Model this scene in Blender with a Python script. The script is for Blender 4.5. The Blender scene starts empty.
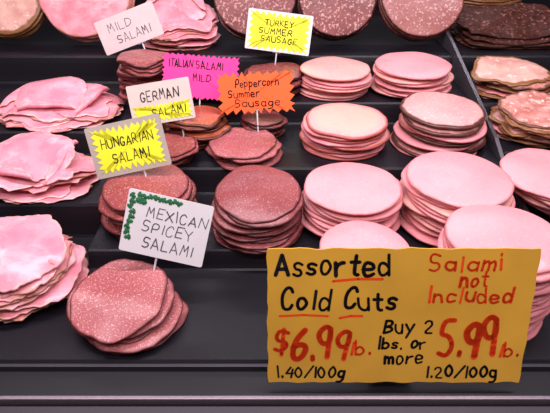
import bpy, math, random
from mathutils import Vector, Matrix, noise

scene = bpy.context.scene
try:
    scene.view_settings.view_transform = 'Standard'
except Exception as e:
    print(e)
COL = scene.collection
R = math.radians

# ------------------------------------------------------------------ materials
def new_mat(name):
    m = bpy.data.materials.new(name); m.use_nodes = True
    nt = m.node_tree
    b = nt.nodes["Principled BSDF"]
    return m, nt, b

def simple(name, col, rough=0.5, metal=0.0, bump=0.0, bscale=200, spec=0.5, var=0.0):
    m, nt, b = new_mat(name)
    b.inputs["Roughness"].default_value = rough
    b.inputs["Metallic"].default_value = metal
    b.inputs["Specular IOR Level"].default_value = spec
    tc = nt.nodes.new("ShaderNodeTexCoord")
    n = nt.nodes.new("ShaderNodeTexNoise"); n.inputs["Scale"].default_value = bscale
    n.inputs["Detail"].default_value = 3
    nt.links.new(tc.outputs["Object"], n.inputs["Vector"])
    mx = nt.nodes.new("ShaderNodeMix"); mx.data_type = 'RGBA'
    mx.inputs[6].default_value = (*[c*(1-var) for c in col], 1)
    mx.inputs[7].default_value = (*[min(1, c*(1+var)) for c in col], 1)
    nt.links.new(n.outputs["Fac"], mx.inputs[0])
    nt.links.new(mx.outputs[2], b.inputs["Base Color"])
    if bump > 0:
        bp = nt.nodes.new("ShaderNodeBump"); bp.inputs["Strength"].default_value = bump
        bp.inputs["Distance"].default_value = 0.001
        nt.links.new(n.outputs["Fac"], bp.inputs["Height"])
        nt.links.new(bp.outputs["Normal"], b.inputs["Normal"])
    return m

def meat(name, base, base2, fat, fat_scale, fat_amt, rim, rim_start=0.9, rough=0.30, soft=.07, centre=None, sss=0.1, patch=18, bump=0.3, lump=.35, spec=.5, rimn=.05):
    """procedural sliced meat: mottled base, fat specks, casing colour at the rim"""
    m, nt, b = new_mat(name)
    N = nt.nodes.new; L = nt.links.new
    tc = N("ShaderNodeTexCoord"); oi = N("ShaderNodeObjectInfo")
    add = N("ShaderNodeVectorMath"); add.operation = 'ADD'
    L(tc.outputs["Object"], add.inputs[0])
    sc = N("ShaderNodeVectorMath"); sc.operation = 'SCALE'
    comb = N("ShaderNodeCombineXYZ")
    for i in range(3): L(oi.outputs["Random"], comb.inputs[i])
    L(comb.outputs[0], sc.inputs[0]); sc.inputs["Scale"].default_value = 7.3
    L(sc.outputs[0], add.inputs[1])
    n1 = N("ShaderNodeTexNoise"); n1.inputs["Scale"].default_value = patch; n1.inputs["Detail"].default_value = 5
    L(add.outputs[0], n1.inputs["Vector"])
    r1 = N("ShaderNodeValToRGB"); r1.color_ramp.elements[0].position = .35; r1.color_ramp.elements[1].position = .68
    r1.color_ramp.elements[0].color = (*base, 1); r1.color_ramp.elements[1].color = (*base2, 1)
    L(n1.outputs["Fac"], r1.inputs[0])
    n2 = N("ShaderNodeTexNoise"); n2.inputs["Scale"].default_value = fat_scale; n2.inputs["Detail"].default_value = 3
    n2.inputs["Roughness"].default_value = .65
    L(add.outputs[0], n2.inputs["Vector"])
    r2 = N("ShaderNodeValToRGB")
    r2.color_ramp.elements[0].position = fat_amt; r2.color_ramp.elements[1].position = fat_amt + soft
    L(n2.outputs["Fac"], r2.inputs[0])
    mx = N("ShaderNodeMix"); mx.data_type = 'RGBA'
    L(r2.outputs[0], mx.inputs[0]); L(r1.outputs[0], mx.inputs[6]); mx.inputs[7].default_value = (*fat, 1)
    out = mx.outputs[2]
    at = N("ShaderNodeAttribute"); at.attribute_name = "rim"
    if centre:
        ad = N("ShaderNodeMath"); ad.operation='MULTIPLY_ADD'; L(n1.outputs["Fac"], ad.inputs[0]); ad.inputs[1].default_value=.25
        L(at.outputs["Fac"], ad.inputs[2])
        r3 = N("ShaderNodeValToRGB"); r3.color_ramp.elements[0].position = .84; r3.color_ramp.elements[1].position = 1.0
        r3.color_ramp.elements[0].color=(1,1,1,1); r3.color_ramp.elements[1].color=(0,0,0,1)
        L(ad.outputs[0], r3.inputs[0])
        mb = N("ShaderNodeMix"); mb.data_type='RGBA'
        L(r3.outputs[0], mb.inputs[0]); L(out, mb.inputs[6]); mb.inputs[7].default_value=(*centre,1)
        out = mb.outputs[2]
    # uneven width of the casing / browned edge
    n6 = N("ShaderNodeTexNoise"); n6.inputs["Scale"].default_value = 90; n6.inputs["Detail"].default_value = 2
    L(add.outputs[0], n6.inputs["Vector"])
    ra = N("ShaderNodeMath"); ra.operation='MULTIPLY_ADD'; L(n6.outputs["Fac"], ra.inputs[0]); ra.inputs[1].default_value=rimn*2; ra.inputs[2].default_value=-rimn
    rb = N("ShaderNodeMath"); rb.operation='ADD'; L(ra.outputs[0], rb.inputs[0]); L(at.outputs["Fac"], rb.inputs[1])
    r4 = N("ShaderNodeValToRGB"); r4.color_ramp.elements[0].position = rim_start; r4.color_ramp.elements[1].position = min(1, rim_start+.05)
    L(rb.outputs[0], r4.inputs[0])
    m4 = N("ShaderNodeMix"); m4.data_type = 'RGBA'
    L(r4.outputs[0], m4.inputs[0]); L(out, m4.inputs[6]); m4.inputs[7].default_value = (*rim, 1)
    L(m4.outputs[2], b.inputs["Base Color"])
    rr = N("ShaderNodeMapRange"); rr.inputs["To Min"].default_value = rough-.08; rr.inputs["To Max"].default_value = rough+.12
    L(n1.outputs["Fac"], rr.inputs["Value"]); L(rr.outputs[0], b.inputs["Roughness"])
    b.inputs["Specular IOR Level"].default_value = spec
    b.inputs["Subsurface Weight"].default_value = sss
    b.inputs["Subsurface Radius"].default_value = (.004, .0015, .001)
    b.inputs["Subsurface Scale"].default_value = 1.0
    n5 = N("ShaderNodeTexNoise"); n5.inputs["Scale"].default_value = 45; n5.inputs["Detail"].default_value = 3
    L(add.outputs[0], n5.inputs["Vector"])
    bp = N("ShaderNodeBump"); bp.inputs["Strength"].default_value = bump; bp.inputs["Distance"].default_value = .0005
    L(n2.outputs["Fac"], bp.inputs["Height"])
    bp2 = N("ShaderNodeBump"); bp2.inputs["Strength"].default_value = lump; bp2.inputs["Distance"].default_value = .003
    L(n5.outputs["Fac"], bp2.inputs["Height"]); L(bp.outputs["Normal"], bp2.inputs["Normal"])
    L(bp2.outputs["Normal"], b.inputs["Normal"])
    return m

M = {}
M['bologna']  = meat("bologna_pink", (.80,.295,.325), (.84,.35,.37), (.87,.43,.44), 420, .60, (.68,.22,.235), .95)
M['chicken']  = meat("pale_loaf", (.80,.37,.34), (.84,.44,.39), (.88,.53,.47), 300, .60, (.70,.28,.24), .95)
M['redrim']   = meat("red_rimmed_loaf", (.78,.32,.32), (.82,.38,.36), (.86,.48,.45), 320, .60, (.44,.10,.08), .915, centre=(.77,.43,.345), rimn=.02)
M['brownrim'] = meat("brown_rimmed_loaf", (.66,.28,.275), (.74,.36,.34), (.86,.56,.51), 260, .57, (.09,.026,.018), .895, soft=.1)
M['salami']   = meat("salami_red", (.25,.042,.042), (.33,.070,.065), (.62,.32,.29), 620, .56, (.10,.017,.017), .94, soft=.11, sss=.03, lump=.35, spec=.4)
M['salamidk'] = meat("salami_dark", (.22,.040,.045), (.30,.068,.070), (.54,.26,.25), 680, .565, (.08,.016,.017), .94, soft=.12, sss=.03, spec=.4)
M['salamilt'] = meat("salami_light", (.32,.070,.076), (.40,.11,.113), (.68,.38,.37), 660, .55, (.14,.026,.026), .94, soft=.12, sss=.03, lump=.35, spec=.4)
M['pepper']   = meat("pepper_sausage", (.38,.065,.030), (.47,.11,.045), (.66,.35,.22), 460, .57, (.09,.018,.008), .90, soft=.09, sss=.03, lump=.4)
M['summer']   = meat("summer_sausage", (.18,.03,.03), (.26,.055,.05), (.50,.23,.20), 400, .57, (.05,.010,.010), .93, soft=.09, sss=.02)
M['log']      = meat("large_sausage", (.15,.028,.026), (.23,.05,.045), (.54,.28,.25), 210, .55, (.04,.009,.008), .94, soft=.06, sss=.02, spec=.3)
M['mortad']   = meat("mortadella", (.30,.095,.085), (.38,.14,.125), (.62,.36,.31), 240, .56, (.10,.026,.02), .94, soft=.07, sss=.05, spec=.3)
M['ham']      = meat("ham_pink", (.78,.22,.29), (.87,.35,.41), (.92,.53,.55), 30, .55, (.80,.42,.38), .955, rough=.26, patch=36, sss=.18, soft=.18, lump=.35, rimn=.10)
M['hamdk']    = meat("ham_edge", (.70,.19,.245), (.82,.33,.37), (.90,.52,.51), 30, .56, (.50,.20,.13), .945, rough=.26, patch=44, sss=.12, soft=.18, lump=.35, rimn=.12)
M['mottled']  = meat("mottled_roast", (.44,.15,.12), (.70,.34,.29), (.86,.60,.52), 130, .58, (.15,.05,.025), .90, patch=75, rough=.36, soft=.08, rimn=.12)
M['roast']    = meat("roast_meat", (.60,.29,.24), (.77,.46,.38), (.86,.62,.54), 80, .60, (.24,.10,.035), .86, patch=50, rimn=.08)
M['bres']     = meat("dark_cured_meat", (.036,.009,.006), (.080,.020,.013), (.24,.10,.075), 170, .575, (.028,.008,.006), .95, rough=.5, sss=.0, patch=90, bump=.8, spec=.2)

M['black'] = simple("black_textured_plastic", (.0080,.0065,.0100), .38, bump=.25, bscale=900, var=.25, spec=.28)
M['blackrim'] = simple("black_gloss_plastic", (.008,.008,.010), .35, bscale=50, spec=.4)
M['divider'] = simple("grey_metal_divider", (.16,.15,.17), .35, metal=.7, bscale=80)
M['alu'] = simple("brushed_aluminium", (.24,.20,.225), .42, metal=.85, bump=.1, bscale=300, var=.15)
M['aludk'] = simple("dark_metal", (.05,.045,.055), .4, metal=.6, bscale=100)
M['white'] = simple("white_card", (.70,.67,.68), .5, bscale=60, var=.04)
M['cream'] = simple("worn_cream_card", (.66,.56,.50), .5, bscale=60, var=.12)
M['rosy'] = simple("worn_rosy_card", (.64,.51,.50), .5, bscale=60, var=.12)
M['clear'] = simple("grey_brown_holder", (.44,.38,.33), .25, bscale=30, var=.12)
M['yellow'] = simple("neon_yellow_card", (.84,.84,.025), .6, bscale=40, var=.06)
M['pink'] = simple("neon_pink_card", (.92,.045,.32), .6, bscale=40, var=.06)
M['orange'] = simple("neon_orange_card", (1.0,.13,.02), .6, bscale=40, var=.06)
M['gold'] = simple("golden_mustard_card", (.68,.36,.035), .40, bscale=16, var=.26)
M['ink'] = simple("black_marker", (.008,.008,.012), .6, bscale=50, spec=.2)
M['inkgrey'] = simple("faded_marker", (.07,.06,.08), .6, bscale=50)
M['red'] = simple("red_marker", (.84,.06,.008), .6, bscale=50, spec=.2)
M['green'] = simple("ivy_green", (.008,.12,.035), .6, bscale=300, var=.8)
M['prong'] = simple("white_plastic", (.7,.67,.7), .4, bscale=50)

# ------------------------------------------------------------------ helpers
def obj_from(name, verts, faces, mat, parent=None, smooth=False, loc=(0,0,0)):
    me = bpy.data.meshes.new(name); me.from_pydata(verts, [], faces); me.update()
    if smooth: me.polygons.foreach_set("use_smooth", [True]*len(me.polygons))
    me.materials.append(mat)
    o = bpy.data.objects.new(name, me); COL.objects.link(o); o.location = loc
    if parent: o.parent = parent
    return o

def box(name, x0,x1,y0,y1,z0,z1, mat, parent=None, bevel=0.0):
    v = [(x,y,z) for x in (x0,x1) for y in (y0,y1) for z in (z0,z1)]
    f = [(0,1,3,2),(4,6,7,5),(0,4,5,1),(2,3,7,6),(0,2,6,4),(1,5,7,3)]
    o = obj_from(name, v, f, mat, parent)
    if bevel:
        b = o.modifiers.new("bevel", 'BEVEL'); b.width = bevel; b.segments = 3
    return o

PROF = [(.25,.5),(.5,.5),(.72,.5),(.86,.5),(.93,.5),(.965,.49),(.99,.4),(1.0,.0),(.99,-.4),(.965,-.49),(.9,-.5),(.7,-.5),(.35,-.5)]
def slice_mesh(name, rx, ry, t, wave, ragged, seed, mat, segs=60, rag_f=1.6, tear=0.0, sq=0.0):
    verts = [(0,0,t/2 + wave(0,0))]; rim = [0.0]
    for (fr,zo) in PROF:
        for s in range(segs):
            a = 2*math.pi*s/segs; c, sn = math.cos(a), math.sin(a)
            k = 1 + ragged*noise.noise(Vector((c*rag_f, sn*rag_f, seed*3.17))) + ragged*.35*noise.noise(Vector((c*rag_f*3, sn*rag_f*3, seed*1.7+5)))
            if tear: k -= tear*abs(noise.noise(Vector((c*9, sn*9, seed*2.7+9))))
            if sq: k *= 1 + sq*(1/max(abs(c),abs(sn))-1)
            x, y = rx*k*c*fr, ry*k*sn*fr
            verts.append((x, y, zo*t + wave(x,y))); rim.append(fr)
    verts.append((0,0,-t/2+wave(0,0))); rim.append(0.0)
    faces = []
    n = len(PROF)
    for s in range(segs):
        s2 = (s+1) % segs
        faces.append((0, 1+s, 1+s2))
        for k in range(n-1):
            a = 1+k*segs
            faces.append((a+s, a+segs+s, a+segs+s2, a+s2))
        a = 1+(n-1)*segs
        faces.append((a+s, len(verts)-1, a+s2))
    me = bpy.data.meshes.new(name); me.from_pydata(verts, [], faces); me.update()
    me.polygons.foreach_set("use_smooth", [True]*len(me.polygons))
    at = me.attributes.new("rim", 'FLOAT', 'POINT'); at.data.foreach_set("value", rim)
    me.materials.append(mat)
    return me

def stack(kind, label, cat, x, y, zb, zt, r, mat, t=None, sp=.0041, jit=.003, ragged=.02, amp=.002,
          droop=.08, ry=None, tilt=0, prog=0, seed=1, group=None, shift=(0,0), shrink=0.0, fr=22, mats=None, top=None, rag_f=1.6, ruffle=0.0, rk=5, tear=0.0, sq=0.0):
    """pile of separate slices, sharing one wave so that they nest"""
    rnd = random.Random(seed)
    ry = ry or r
    t = t or sp*.72
    h = zt - zb
    n = max(2, int(round(h/sp)))
    dr = h*droop
    T = Matrix.Translation((x,y,zb)) @ Matrix.Rotation(R(tilt),4,'X')
    for i in range(n):
        lf = i/(n-1)
        ox = rnd.uniform(-jit,jit) + shift[0]*(1-lf); oy = rnd.uniform(-jit,jit) + shift[1]*(1-lf)
        if i == n-1: ox = oy = 0
        sc = 1 + rnd.uniform(-.035,.03) + shrink*(lf-.5)
        if i == n-1: sc = 1
        def wave(px,py,lf=lf,ox=ox,oy=oy,i=i):
            X, Y = px+ox, py+oy
            q = min(1.6,(X*X/(r*r)+Y*Y/(ry*ry)))
            th = math.atan2(Y,X)
            own = .45*(sp-t)*noise.noise(Vector((X*45,Y*45,i*3.1+seed)))*min(1,q)
            return lf*(amp*(noise.noise(Vector((X*fr,Y*fr,seed*2.3)))) - dr*q**1.5 + ruffle*q*q*math.sin(rk*th+seed+.8*math.sin(2*th))) + own
        mm = mats[i % len(mats)] if mats else mat
        if top and i == n-1: mm = top
        me = slice_mesh(kind, r*sc, ry*sc, t, wave, ragged, seed*31+i*(1 if ragged>.03 else .35), mm, rag_f=rag_f, tear=tear, sq=sq)
        o = bpy.data.objects.new(kind, me); COL.objects.link(o)
        pt = R(prog)*lf
        o.matrix_world = T @ Matrix.Translation((ox, oy, t/2+.0004+i*sp + ry*math.sin(pt))) @ Matrix.Rotation(pt,4,'X')
        o["label"] = label; o["category"] = cat; o["group"] = group or ("pile of " + label)
    return n

def folded(kind,label,cat,loc,rotz,rx,ry,x0,rho,mat,seed,group,tilt=0,amp=.005,ragged=.16,t=.0013,sag=.0):
    """one thin slice folded over on itself along a soft crease"""
    segs=110; rings=30; verts=[]; rim=[]; faces=[]
    def mp(x,y):
        xf = x0 + .2*rx*noise.noise(Vector((y*18,seed*1.3,0)))
        if x <= xf: X,Z = x,0.0
        else:
            s=x-xf; rr=rho*(1+.4*noise.noise(Vector((y*22,seed,4))))
            if s<math.pi*rr: X=xf+rr*math.sin(s/rr); Z=rr*(1-math.cos(s/rr))
            else:
                u=s-math.pi*rr
                X=xf-u; Z=2*rr - min(rr*1.1, u*.14)
        q=(X*X/(rx*rx)+y*y/(ry*ry))
        Z += amp*noise.noise(Vector((X*22,y*22,seed*2.1))) - sag*q
        Z += .0022*q*noise.noise(Vector((x*45,y*45,seed*5.1)))
        return (X,y,Z)
    verts.append(mp(0,0)); rim.append(0)
    for k in range(1,rings+1):
        fr=k/rings
        for s in range(segs):
            a=2*math.pi*s/segs; c,sn=math.cos(a),math.sin(a)
            kk=1+ragged*noise.noise(Vector((c*1.5,sn*1.5,seed*3.17)))+ragged*.3*noise.noise(Vector((c*5,sn*5,seed*1.7+5)))
            kk-=.10*abs(noise.noise(Vector((c*7,sn*7,seed*2.7+9))))
            verts.append(mp(rx*kk*c*fr,ry*kk*sn*fr)); rim.append(fr)
    for s in range(segs):
        s2=(s+1)%segs; faces.append((0,1+s,1+s2))
        for k in range(rings-1):
            a=1+k*segs; faces.append((a+s,a+segs+s,a+segs+s2,a+s2))
    me=bpy.data.meshes.new(kind); me.from_pydata(verts,[],faces); me.update()
    me.polygons.foreach_set("use_smooth",[True]*len(me.polygons))
    at=me.attributes.new("rim",'FLOAT','POINT'); at.data.foreach_set("value",rim)
    me.materials.append(mat)
    o=bpy.data.objects.new(kind,me); COL.objects.link(o)
    o.matrix_world=Matrix.Translation(loc)@Matrix.Rotation(R(tilt),4,'X')@Matrix.Rotation(R(rotz),4,'Z')
    md=o.modifiers.new("solid",'SOLIDIFY'); md.thickness=t; md.offset=0
    o["label"]=label; o["category"]=cat; o["group"]=group
    return o

# ------------------------------------------------------------------ stroke font
G = {
'A':"00 3a 60/13 53",'B':"00 0a/0a 4a 58 46 05/05 45 63 41 00",'C':"58 4a 2a 07 03 10 40 52",'D':"00 0a/0a 3a 67 63 30 00",
'E':"5a 0a 00 50/05 45",'G':"58 4a 2a 07 03 10 40 53 54 34",'H':"00 0a/60 6a/05 65",'I':"10 1a",'L':"0a 00 50",'K':"00 0a/5a 04/15 60",
'M':"00 1a 34 5a 60",'N':"00 0a 60 6a",'P':"00 0a 4a 58 56 44 04",'R':"00 0a 4a 58 56 44 05/25 60",
'S':"59 3a 1a 07 15 45 53 41 20 01",'T':"30 3a/0a 6a",'U':"0a 02 20 40 62 6a",'X':"00 6a/0a 60",'Y':"0a 35 6a/35 30",
'a':"55 36 16 03 11 30 52/56 50",'b':"0a 00/04 26 45 53 41 20 01",'c':"55 36 16 03 10 30 51",'d':"54 36 16 03 10 30 52/5a 50",
'e':"03 53 55 36 16 03 10 30 51",'g':"55 36 16 03 11 30 52/56 5q 3p 0p",'i':"16 10/18 19",'l':"1a 10",
'm':"06 00/04 26 34 30/34 56 64 60",'n':"06 00/04 26 45 50",'o':"36 16 03 10 30 53 45 36",'p':"06 0p/04 26 45 53 41 20 01",
'r':"06 00/03 15 36 46",'s':"45 26 05 13 33 41 20 01",'t':"29 21 30 40/06 46",'u':"06 02 20 40 52/56 50",'y':"06 31/66 1p",
'0':"3a 18 05 12 30 52 65 58 3a",'1':"10 1a",'2':"08 1a 4a 58 56 00 60",'4':"3a 04 64/50 58",'5':"5a 1a 06 36 54 52 30 01",
'6':"4a 17 03 10 40 63 55 25 04",'9':"59 3a 08 06 24 55 58/59 40",'$':"59 3a 1a 07 15 45 53 41 20 01/3b 3q",'/':"00 6a",'.':"10 11",
}
YV = {c:i for i,c in enumerate("0123456789ab")}; YV['q'] = -2; YV['p'] = -4
SHARP = set("AEHIKLMNTXYy4/ilr1")
def chaikin(p):
    for _ in range(2):
        q = [p[0]]
        for a,b in zip(p,p[1:]):
            q += [(a[0]*.75+b[0]*.25,a[1]*.75+b[1]*.25),(a[0]*.25+b[0]*.75,a[1]*.25+b[1]*.75)]
        q.append(p[-1]); p = q
    return p
def ribbon(pts, w, verts, faces, z=0.0):
    for a,b in zip(pts,pts[1:]):
        d = Vector((b[0]-a[0], b[1]-a[1]))
        if d.length < 1e-7: continue
        nrm = Vector((-d.y,d.x)).normalized()*w/2
        i = len(verts)
        verts += [(a[0]+nrm.x,a[1]+nrm.y,z),(a[0]-nrm.x,a[1]-nrm.y,z),(b[0]-nrm.x,b[1]-nrm.y,z),(b[0]+nrm.x,b[1]+nrm.y,z)]
        faces.append((i,i+1,i+2,i+3))
    for k,p in enumerate(pts):
        i = len(verts)
        verts += [(p[0]+math.cos(j*math.pi/4)*w/2, p[1]+math.sin(j*math.pi/4)*w/2, z) for j in range(8)]
        faces.append(tuple(range(i,i+8)))
def write(s, x0, y0, x1, h, w, rot=0.0, seed=3):
    """handwriting; baseline from (x0,y0), width x1-x0, capital height h"""
    rnd = random.Random(seed+len(s))
    glyphs = []; cur = 0
    for ch in s:
        if ch == ' ': cur += 5; continue
        strokes = [[(int(p[0]), YV[p[1]]) for p in st.split()] for st in G[ch].split('/')] if ch != '/' else [[(0,0),(6,10)]]
        gw = max(p[0] for st in strokes for p in st)
        glyphs.append((ch,cur,strokes)); cur += gw + 2.4
    cur -= 2.4
    sx = (x1-x0)/max(cur,1); sy = h/10
    verts=[]; faces=[]
    cr, sr = math.cos(R(rot)), math.sin(R(rot))
    for ch,cx,strokes in glyphs:
        dy = rnd.uniform(-.7,.7); sk = rnd.uniform(-.09,.15); hs = rnd.uniform(.88,1.1); wv = w*rnd.uniform(.82,1.28)
        for st in strokes:
            p = st if ch in SHARP else chaikin(st)
            q = []
            for a in p:
                yy = (a[1]*hs+dy)*sy; xx = (cx+a[0])*sx + yy*sk
                q.append((x0+xx*cr-yy*sr, y0+xx*sr+yy*cr))
            ribbon(q, wv, verts, faces)
    return verts, faces
def merge(parts):
    V=[];F=[]
    for v,f in parts:
        b=len(V); V+=v; F+=[tuple(i+b for i in ff) for ff in f]
    return V,F

def burst(w,h,nx,ny,dep,seed):
    rnd = random.Random(seed); pts=[]
    def side(a,b,n,nrm):
        for i in range(n):
            for k in (0,.5):
                t=(i+k)/n; o = 0 if k==0 else -dep*rnd.uniform(.6,1.2)
                j = rnd.uniform(-.25,.25)/n if k else 0
                pts.append((a[0]+(b[0]-a[0])*(t+j)+nrm[0]*(o), a[1]+(b[1]-a[1])*(t+j)+nrm[1]*(o)))
    W,H=w/2,h/2
    side((-W,-H),(W,-H),nx,(0,-1)); side((W,-H),(W,H),ny,(1,0)); side((W,H),(-W,H),nx,(0,1)); side((-W,H),(-W,-H),ny,(-1,0))
    return pts
def plate(name, pts, t, z, mat, parent):
    n=len(pts)
    v=[(p[0],p[1],z+t) for p in pts]+[(p[0],p[1],z) for p in pts]
    v += [(0,0,z+t),(0,0,z)]
    f=[]
    for i in range(n):
        j=(i+1)%n
        f += [(2*n,i,j),(2*n+1,n+j,n+i),(i,n+i,n+j,j)]
    return obj_from(name,v,f,mat,parent)
def rrect(w,h,r=.002,rough_edge=0.0):
    pts=[]
    for cx,cy,a0 in ((w/2-r,h/2-r,0),(-w/2+r,h/2-r,90),(-w/2+r,-h/2+r,180),(w/2-r,-h/2+r,270)):
        for k in range(5):
            a=R(a0+k*22.5); pts.append((cx+r*math.cos(a),cy+r*math.sin(a)))
    if rough_edge:
        out=[]
        for i,p in enumerate(pts):
            q=pts[(i+1)%len(pts)]; d=math.dist(p,q); n=max(1,int(d/.006))
            for k in range(n):
                x=p[0]+(q[0]-p[0])*k/n; y=p[1]+(q[1]-p[1])*k/n
                out.append((x+rough_edge*noise.noise(Vector((x*70,y*70,1))), y+rough_edge*noise.noise(Vector((x*70,y*70,8)))))
        pts=out
    return pts
def sign(name,label,c,lean,yaw,roll):
    e=bpy.data.objects.new(name,None); COL.objects.link(e); e.empty_display_size=.02
    e.matrix_world = Matrix.Translation(c) @ Matrix.Rotation(R(yaw),4,'Z') @ Matrix.Rotation(R(90-lean),4,'X') @ Matrix.Rotation(R(roll),4,'Z')
    e["label"]=label; e["category"]="price sign" if name=="price_sign" else "food label"
    return e
def prong(e, w, h, length, x=0.0, mat=None):
    mat = mat or M['prong']
    v=[];f=[]
    def cyl(x0,y0,x1,y1,r,z=-.0015):
        i=len(v); d=Vector((x1-x0,y1-y0,0)).normalized(); s=Vector((-d.y,d.x,0))
        for (px,py,rr) in ((x0,y0,r),(x1,y1,r*.6)):
            for k in range(8):
                a=k*math.pi/4; o=s*math.cos(a)*rr+Vector((0,0,1))*math.sin(a)*rr
                v.append((px+o.x,py+o.y,z+o.z))
        for k in range(8): f.append((i+k,i+(k+1)%8,i+8+(k+1)%8,i+8+k))
        f.append(tuple(range(i+8,i+16)))
    cyl(x,-h/2+.012,x,-h/2-length,.0013)
    i=len(v)
    for xx in (-.006,.006):
        for yy in (-h/2-.001,-h/2+.006):
            for zz in (-.0022,-.0006): v.append((x+xx,yy,zz))
    for q in [(0,1,3,2),(4,6,7,5),(0,4,5,1),(2,3,7,6),(0,2,6,4),(1,5,7,3)]: f.append(tuple(i+k for k in q))
    return obj_from("prong",v,f,mat,e)
def letters(e, parts, mat, z):
    V,F=merge(parts); V=[(a,b,z) for a,b,_ in V]
    return obj_from("lettering",V,F,mat,e)

# ------------------------------------------------------------------ display case
case=bpy.data.objects.new("display_case",None); COL.objects.link(case)
case["label"]="black stepped refrigerated deli counter with metal front rail"; case["category"]="display case"
def steps(name,x0,x1,prof,parent):
    """stepped tray with soft sloping risers"""
    zb=-.06; pts=[(prof[0][0],zb)]
    for i in range(len(prof)-1):
        y,z=prof[i]
        pz = prof[i-1][1] if i else z-.004
        if i==0: pts += [(y,z-.004),(y+.004,z)]
        else:
            for k in range(7):
                u=k/6; s=u*u*(3-2*u)
                pts.append((y-.006+.012*u, pz+(z-pz)*s))
    pts.append((prof[-1][0],prof[-2][1]))
    pts.append((prof[-1][0],zb))
    n=len(pts)
    v=[(x0,a,b) for a,b in pts]+[(x1,a,b) for a,b in pts]
    f=[tuple(range(n)),tuple(range(2*n-1,n-1,-1))]
    for i in range(n):
        j=(i+1)%n; f.append((i,n+i,n+j,j))
    return obj_from(name,v,f,M['black'],parent)
steps("stepped_tray",-.199,.283,[(.276,0),(.402,.02),(.522,.052),(.66,.081),(.778,.112),(1.10,0)],case)
steps("stepped_tray",-.75,-.199,[(.276,0),(.46,.04),(.587,.07),(.778,.112),(1.10,0)],case)
steps("stepped_tray",.289,.80,[(.276,0),(.42,.028),(.545,.062),(.665,.078),(.778,.112),(1.10,0)],case)
def divider():
    pr=[(.276,.004),(.405,.024),(.53,.050),(.575,.070),(.66,.092),(.80,.128),(1.0,.17)]
    v=[];f=[]
    for y,z in pr:
        v+=[(.2835,y,-.05),(.2835,y,z),(.2885,y,z),(.2885,y,-.05)]
    for i in range(len(pr)-1):
        a=i*4
        for k in range(3): f.append((a+k,a+k+4,a+k+5,a+k+1))
    f.append((0,1,2,3)); a=len(v)-4; f.append((a+3,a+2,a+1,a))
    return obj_from("divider",v,f,M['divider'],case)
divider()
box("back_panel",-.75,.80,1.10,1.12,-.06,.27,M['blackrim'],case)
box("front_rail",-.75,.80,.2445,.2755,-.06,-.004,M['blackrim'],case,.001)
box("trim_strip",-.75,.80,.2715,.2750,-.02,.0012,M['aludk'],case,.0006)
box("front_rail",-.75,.80,.2400,.2440,-.06,.001,M['alu'],case,.001)
box("front_rail",-.75,.80,.2305,.2395,-.06,-.006,M['aludk'],case,.001)
box("front_rail",-.75,.80,.15,.230,-.06,-.002,M['alu'],case,.003)

# ------------------------------------------------------------------ piles
S=stack
S("bologna_slice","pale pink bologna slice stacked on black tray","cold cut",.0894,.718,.081,.117,.0525,M['bologna'],seed=1,group="back stack of pink bologna",mats=[M['bologna'],M['chicken'],M['bologna']],top=M['chicken'],jit=.005,shrink=-.05,ragged=.04)
S("bologna_slice","pale pink bologna slice in stack beside tray divider","cold cut",.205,.718,.081,.121,.055,M['bologna'],seed=2,group="bologna stack beside the divider",mats=[M['bologna'],M['chicken']],top=M['bologna'],jit=.007,shrink=-.06,ragged=.06,prog=2)
S("lunch_meat_slice","pink lunch meat slice with thin red rim","cold cut",.0929,.594,.052,.087,.053,M['redrim'],seed=3,group="stack of red rimmed lunch meat",mats=[M['redrim'],M['bologna']],top=M['redrim'],jit=.006,shrink=-.05,ragged=.05,prog=2)
S("lunch_meat_slice","pink lunch meat slice with dark brown rim","cold cut",.2174,.600,.052,.100,.054,M['brownrim'],sp=.0038,seed=4,group="stack of brown rimmed lunch meat",mats=[M['bologna'],M['brownrim'],M['brownrim'],M['redrim']],top=M['brownrim'],jit=.007,shrink=-.14,ragged=.05,prog=3)
S("bologna_slice","smooth pink bologna slice in tall stack","cold cut",.0861,.463,.02,.069,.0535,M['bologna'],seed=5,group="middle stack of pink bologna",jit=.005,shrink=-.03,ragged=.04,prog=1.5)
S("bologna_slice","large pink bologna slice in leaning stack","cold cut",.202,.463,.02,.079,.0565,M['bologna'],sp=.0040,seed=6,group="large bologna stack",jit=.007,shrink=-.04,ragged=.05,prog=2.5,mats=[M['bologna'],M['bologna'],M['chicken']],top=M['bologna'])
S("bologna_slice","large pink bologna slice in tall front stack","cold cut",.207,.350,.0,.090,.0525,M['bologna'],seed=7,group="tall front bologna stack",jit=.004,ragged=.04)
S("bologna_slice","pink bologna slice behind the orange price sign","cold cut",.0835,.357,.0,.068,.0425,M['bologna'],seed=8,group="bologna stack behind price sign")

S("salami_slice","dark red salami slice with fine white fat","salami",-.018,.450,.02,.064,.0465,M['salamidk'],sp=.0034,seed=9,group="tall pile of dark salami",jit=.007,prog=9,amp=.004,droop=.12,shift=(-.004,-.001),shrink=-.10,ragged=.06)
S("salami_slice","red hungarian salami slice with fat specks","salami",-.145,.469,.02,.064,.048,M['salami'],sp=.0034,seed=10,group="pile of salami under yellow label",jit=.007,amp=.005,shrink=-.10,ragged=.06,prog=3,ruffle=.0006)
S("salami_slice","marbled salami slice in a fanned pile","salami",-.143,.328,.0,.022,.0445,M['salamilt'],sp=.0024,t=.0017,seed=11,group="fanned salami pile in front",jit=.006,amp=.006,shift=(.012,.001),prog=13,ragged=.09,ruffle=.0006)
S("salami_slice","small dark red salami slice in tall pile","salami",-.188,.70,.081,.14,.036,M['salami'],sp=.0038,seed=12,group="small tall salami pile",jit=.006,amp=.006,ragged=.12,ruffle=.001)
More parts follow.
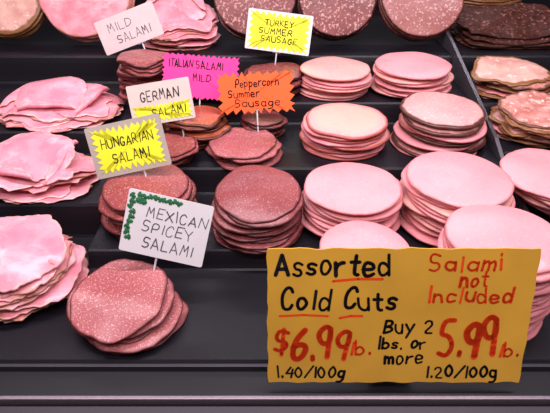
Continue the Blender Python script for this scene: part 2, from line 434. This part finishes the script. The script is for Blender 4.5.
S("sausage_slice","dark summer sausage slice on black tray","sausage",0,.722,.081,.112,.042,M['summer'],sp=.0038,seed=13,group="pile of dark summer sausage",jit=.007,ragged=.10,amp=.006)
S("sausage_slice","dark sausage slice behind the pink label","sausage",-.10,.715,.081,.108,.044,M['summer'],sp=.0038,seed=14,group="sausage pile behind pink label",jit=.006)
S("salami_slice","salami slice in a low flat pile","salami",-.0416,.567,.052,.069,.0445,M['salamilt'],sp=.0032,seed=15,group="low flat salami pile",jit=.006,amp=.007,prog=4,ragged=.12,ruffle=.001)
S("pepper_sausage_slice","red-brown pepper sausage slice with dark rim","sausage",-.107,.612,.052,.088,.040,M['pepper'],sp=.0036,seed=16,group="pile of pepper sausage",jit=.008,amp=.008,ragged=.12,ruffle=.0015)
S("sausage_slice","brown summer sausage slice below orange label","sausage",-.018,.629,.052,.078,.030,M['summer'],sp=.0036,seed=17,group="summer sausage pile below orange label",jit=.004,ragged=.1)
S("salami_slice","small red salami slice beside yellow label","salami",-.133,.552,.052,.076,.032,M['salami'],sp=.0036,seed=18,group="small salami pile beside yellow label",jit=.006,ragged=.12,amp=.006,ruffle=.001)

# hams
def hampile(x,y,zb,zt,rx,ry,seed,group,base,tp,label,folds,**k):
    a=dict(jit=.012,ragged=.24,amp=.012,droop=.26,fr=22,ruffle=.0022,rk=4,sp=.0029,t=.0014,rag_f=1.7,tear=.10); a.update(k)
    S("ham_slice",label,"ham",x,y,zb,zt,rx,base[0],ry=ry,seed=seed,group=group,mats=base,top=tp,**a)
    for i,(dx,dy,dz,rz,fx,fy,x0,rho,tl,m) in enumerate(folds):
        folded("ham_slice","thin ham slice folded over on top of pile","ham",(x+dx,y+dy,zt+dz),rz,fx,fy,x0,rho,m,seed*7+i,group,tilt=tl,sag=.010)
HB=[M['hamdk'],M['ham'],M['ham']]
hampile(-.305,.652,.07,.094,.078,.056,21,"loose ham pile at the back",HB,M['ham'],"wavy bright pink ham slice in loose pile",
   [(-.032,.006,.005,165,.056,.050,.024,.0026,5,M['ham']),(.026,.000,.007,-20,.054,.048,.026,.0026,7,M['ham']),(-.004,-.006,.013,-80,.054,.048,.034,.0024,10,M['ham'])])
hampile(-.290,.520,.04,.066,.064,.052,22,"draped ham pile",HB,M['ham'],"draped pink ham slice with ragged edge",
   [(-.018,.006,.005,205,.056,.050,.026,.0026,7,M['ham']),(.010,.002,.008,-15,.054,.048,.026,.0026,8,M['ham']),(-.006,-.004,.014,-105,.054,.052,.038,.0024,12,M['ham'])])
hampile(-.252,.376,.0,.042,.046,.052,23,"ham pile near the front",[M['hamdk'],M['hamdk'],M['ham']],M['hamdk'],"thick pile ham slice with browned edge",
   [(.002,.002,.004,20,.050,.052,.026,.0028,6,M['hamdk']),(-.008,-.002,.012,235,.053,.054,.038,.0024,10,M['ham'])],jit=.009,ragged=.2,droop=.20)
# right tray
S("bologna_slice","large smooth pink slice slumped over tray divider","cold cut",.320,.487,.029,.068,.058,M['bologna'],seed=24,group="slumped pink slices beside divider",mats=[M['bologna'],M['chicken']],top=M['bologna'],jit=.004,ragged=.06,shift=(.034,0),prog=2)
S("roast_slice","mottled roast slice with browned edge","roast meat",.350,.605,.062,.096,.055,M['mottled'],ry=.050,seed=25,group="mottled roast pile",sp=.0036,mats=[M['mottled'],M['roast'],M['hamdk']],top=M['mottled'],jit=.009,ragged=.2,amp=.008,ruffle=.001,prog=6,tear=.09)
S("roast_slice","pale roast slice with browned rim","roast meat",.352,.718,.078,.108,.057,M['mottled'],ry=.048,seed=26,group="pale roast pile",sp=.0036,mats=[M['mottled'],M['roast'],M['hamdk']],top=M['roast'],jit=.009,ragged=.2,amp=.008,ruffle=.001,prog=9,tear=.09)
S("cured_meat_slice","dark brown-red cured meat slab with rough surface","cured meat",.400,.870,.112,.131,.086,M['bres'],ry=.055,sp=.0052,seed=27,group="dark cured meat pile",jit=.006,ragged=.12,amp=.010,prog=17,mats=[M['mottled'],M['bres'],M['bres']],top=M['bres'],sq=.6,tear=.06)
S("loaf_slice","pink roast slice behind the dark cured meat","cold cut",.40,1.030,.112,.180,.088,M['roast'],ry=.050,sp=.0055,seed=28,group="pink roast pile at the back",jit=.006,ragged=.08,amp=.006)
# leaning rows on back shelf
def lean(kind,label,x,r,mat,seed,**k):
    tl=58
    S(kind,label,k.pop('cat','sausage'),x,.885,.112+r*math.sin(R(tl))+.004,.112+r*math.sin(R(tl))+.034,r,mat,t=.0052,sp=.0058,tilt=tl,seed=seed,jit=.0025,amp=.001,droop=.0,**k)
lean("sausage_slice","large dark red sausage slice leaning on back shelf",-.033,.068,M['log'],31,group="leaning dark red sausage")
lean("sausage_slice","large speckled summer sausage slice leaning upright",.103,.065,M['log'],32,group="leaning speckled sausage")
lean("mortadella_slice","large pale brown mortadella slice leaning upright",.243,.069,M['mortad'],33,group="leaning mortadella")
lean("ham_slice","large pink ham slice with browned edge leaning",-.312,.076,M['hamdk'],35,group="leaning large ham",ragged=.05,cat="ham",top=M['hamdk'])
lean("roast_slice","cream roast slice with brown rind leaning",-.446,.062,M['roast'],36,group="leaning roast",ragged=.05,cat="roast meat")
g="loose folded ham on the back shelf"
S("ham_slice","ragged pink ham slice on back shelf","ham",-.163,.862,.112,.146,.062,M['ham'],ry=.055,sp=.0036,t=.0018,seed=34,group=g,ragged=.2,amp=.010,ruffle=.002,jit=.008,prog=14,mats=HB,top=M['ham'],tear=.08)
folded("ham_slice","thin ham slice folded over on top of pile","ham",(-.178,.872,.172),150,.052,.050,.026,.003,M['ham'],77,g,tilt=30,sag=.006)
folded("ham_slice","thin ham slice folded over on top of pile","ham",(-.150,.880,.182),20,.050,.050,.026,.003,M['ham'],78,g,tilt=34,sag=.006)

# ------------------------------------------------------------------ signs
e=sign("food_sign","white card with ivy border reading mexican spicey salami",(-.102,.370,.076),24,0,-13)
w,h=.080,.060
plate("card",rrect(w,h),.0012,0,M['white'],e); prong(e,w,h,.026,-.004)
letters(e,[write("MEXICAN",-.020,.007,.036,.0095,.0009),write("SPICEY",-.022,-.007,.026,.010,.0009,seed=5),write("SALAMI",-.019,-.022,.028,.010,.0009,seed=8)],M['inkgrey'],.0014)
v=[];f=[]; rnd=random.Random(4)
def leaf(x,y,s,a,z):
    i=len(v); pr=[(0,-.5),(.35,-.45),(.6,-.1),(.3,.05),(.35,.4),(0,.7),(-.35,.4),(-.3,.05),(-.6,-.1),(-.35,-.45)]
    for p in pr:
        v.append((x+s*(p[0]*math.cos(a)-p[1]*math.sin(a)),y+s*(p[0]*math.sin(a)+p[1]*math.cos(a)),z))
    v.append((x,y,z+.0004))
    for k in range(10): f.append((i+k,i+(k+1)%10,i+10))
for k in range(9): leaf(-.0350+rnd.uniform(-.0015,.002),.024-k*.0050,.0056,rnd.uniform(-3,3),.0014)
for k in range(9): leaf(-.029+k*.0046,.0255+rnd.uniform(-.0012,.001),.0052,rnd.uniform(-3,3),.0014)
for k in range(5): leaf(-.030+rnd.uniform(0,.006),.0205+rnd.uniform(-.003,.002),.0052,rnd.uniform(-3,3),.0015)
obj_from("ivy_decoration",v,f,M['green'],e)
e=sign("food_sign","neon yellow burst label reading hungarian salami",(-.164,.492,.099),22,0,12)
w,h=.086,.058
plate("card",rrect(w,h),.0012,0,M['clear'],e); prong(e,w,h,.02,.01)
plate("label",burst(.077,.050,11,7,.0065,1),.0003,.0013,M['yellow'],e)
letters(e,[write("HUNGARIAN",-.029,.003,.030,.0105,.0010),write("SALAMI",-.020,-.015,.021,.011,.0010)],M['ink'],.0018)
e=sign("food_sign","cream and yellow label reading german salami",(-.1440,.587,.113),22,0,9)
w,h=.080,.051
plate("card",rrect(w,h),.0012,0,M['cream'],e); prong(e,w,h,.03,.02)
o=plate("label",burst(.074,.022,12,3,.0045,2),.0003,.0013,M['yellow'],e); o.location=(0,-.012,0)
letters(e,[write("GERMAN",-.024,.004,.024,.012,.0010),write("SALAMI",-.013,-.016,.029,.0095,.0010)],M['ink'],.0018)
e=sign("food_sign","neon pink jagged label reading italian salami mild",(-.103,.662,.119),22,0,-4)
plate("card",burst(.106,.060,15,8,.0032,3),.0012,0,M['pink'],e); prong(e,.102,.05,.03)
letters(e,[write("ITALIAN",-.044,.012,-.012,.0095,.0013),write("SALAMI",-.006,.011,.030,.0095,.0013,seed=9),write("MILD",-.010,-.005,.014,.0095,.0013)],M['ink'],.0014)
e=sign("food_sign","neon orange burst label reading peppercorn summer sausage",(-.025,.615,.115),22,0,3)
plate("card",burst(.101,.054,9,5,.0065,5),.0012,0,M['orange'],e); prong(e,.102,.044,.033)
letters(e,[write("Peppercorn",-.026,.008,.030,.0100,.0012),write("Summer",-.036,-.005,.004,.0100,.0012),write("Sausage",-.028,-.018,.030,.0100,.0012)],M['ink'],.0014)
e=sign("food_sign","neon yellow burst label reading turkey summer sausage",(.006,.762,.154),22,0,-7)
w,h=.098,.058
plate("card",rrect(w,h),.0012,0,M['white'],e); prong(e,w,h,.03)
plate("label",burst(.092,.055,10,6,.0065,6),.0003,.0013,M['yellow'],e)
letters(e,[write("TURKEY",-.022,.008,.020,.0085,.0011),write("SUMMER",-.030,-.004,.020,.0085,.0011),write("SAUSAGE",-.026,-.016,.028,.0085,.0011)],M['ink'],.0018)
e=sign("food_sign","faded rosy card reading mild salami",(-.219,.760,.160),22,0,20)
w,h=.094,.050
plate("card",rrect(w,h),.0012,0,M['rosy'],e); prong(e,w,h,.03,.01)
letters(e,[write("MILD",-.030,.004,.006,.012,.0010),write("SALAMI",-.022,-.015,.030,.012,.0010)],M['inkgrey'],.0014)
# big price sign
e=sign("price_sign","golden mustard card with handwritten cold cuts prices",(.0972,.271,.0618),17.5,0,0)
w,h=.206,.117
plate("card",rrect(w,h,.001,.0016),.0014,0,M['gold'],e)
def L(s,px0,py,px1,hpx,wpx,seed=3,rot=0):
    k=w/262.0
    return write(s,(px0-131)*k,(h/2)-(py)*(h/137),(px1*1.0-131)*k,hpx*h/137,wpx*k,rot,seed)
letters(e,[L("Assorted",8,25,118,21,3.2,1),L("Cold Cuts",14,59,126,20,3.2,2),
           L("Buy 2",117,83,165,14,2.4,3),L("lbs. or",112,100,160,12,2.4,4),L("more",120,116,158,14,2.4,5),
           L("1.40/100g",10,132,78,12,2.2,6),L("1.20/100g",164,131,236,12,2.2,7)],M['ink'],.0017)
def line(a,b,wpx):
    k=w/262.0; v=[];f=[]
    m=((a[0]+b[0])/2,(a[1]+b[1])/2-1.2)
    ribbon([((p[0]-131)*k,h/2-p[1]*h/137) for p in (a,m,b)],wpx*k,v,f); return v,f
letters(e,[L("Salami",157,21,226,16,2.6,1),L("not",188,37,214,15,2.6,2),L("Included",158,52,240,15,2.6,3),
           L("6.99",24,110,80,34,5.4,4),L("$",7,103,19,20,3.3,4),L("lb.",84,106,104,14,2.6,5),
           L("5.99",174,109,232,38,5.6,6),L("lb.",236,108,255,14,2.6,5),
           line((64,31),(112,29),2.6),line((72,68),(94,66),2.6),line((12,66),(60,66),2.2)],M['red'],.0017)
v=[(-.02,-h/2,-.0002),(.02,-h/2,-.0002),(.012,.02,-.0002),(-.012,.02,-.0002),(-.015,-h/2+.012,-.018),(.015,-h/2+.012,-.018)]
obj_from("prop_stand",v,[(0,4,3),(4,5,2,3),(5,1,2),(0,1,5,4),(0,3,2,1)],M['prong'],e)

# ------------------------------------------------------------------ lights
def area(name,loc,rot,sx,sy,en,col):
    l=bpy.data.lights.new(name,'AREA'); l.shape='RECTANGLE'; l.size=sx; l.size_y=sy; l.energy=en; l.color=col
    o=bpy.data.objects.new(name,l); COL.objects.link(o); o.location=loc; o.rotation_euler=[R(a) for a in rot]
    return o
area("front_fill",(0,.48,.80),(0,0,0),1.3,.06,10.5,(1,.88,.95))
area("front_fill",(0,1.25,.72),(-50,0,0),1.3,.05,2.6,(.92,.90,1))
area("front_fill",(0,.02,.72),(36,0,0),1.3,.12,6.5,(1,.89,.94))  # added fill from the customer side, brightens the slice sides; not a case fixture
wd=bpy.data.worlds.new("world"); scene.world=wd; wd.use_nodes=True
bg=wd.node_tree.nodes["Background"]; bg.inputs[0].default_value=(.95,.80,.90,1); bg.inputs[1].default_value=.15

# ------------------------------------------------------------------ camera
cd=bpy.data.cameras.new("camera"); cam=bpy.data.objects.new("camera",cd); COL.objects.link(cam)
cd.sensor_width=36; cd.lens=36*490/550; cd.clip_start=.01
cam.location=(0,0,.35); cam.rotation_euler=(R(90-34),0,0)
scene.camera=cam
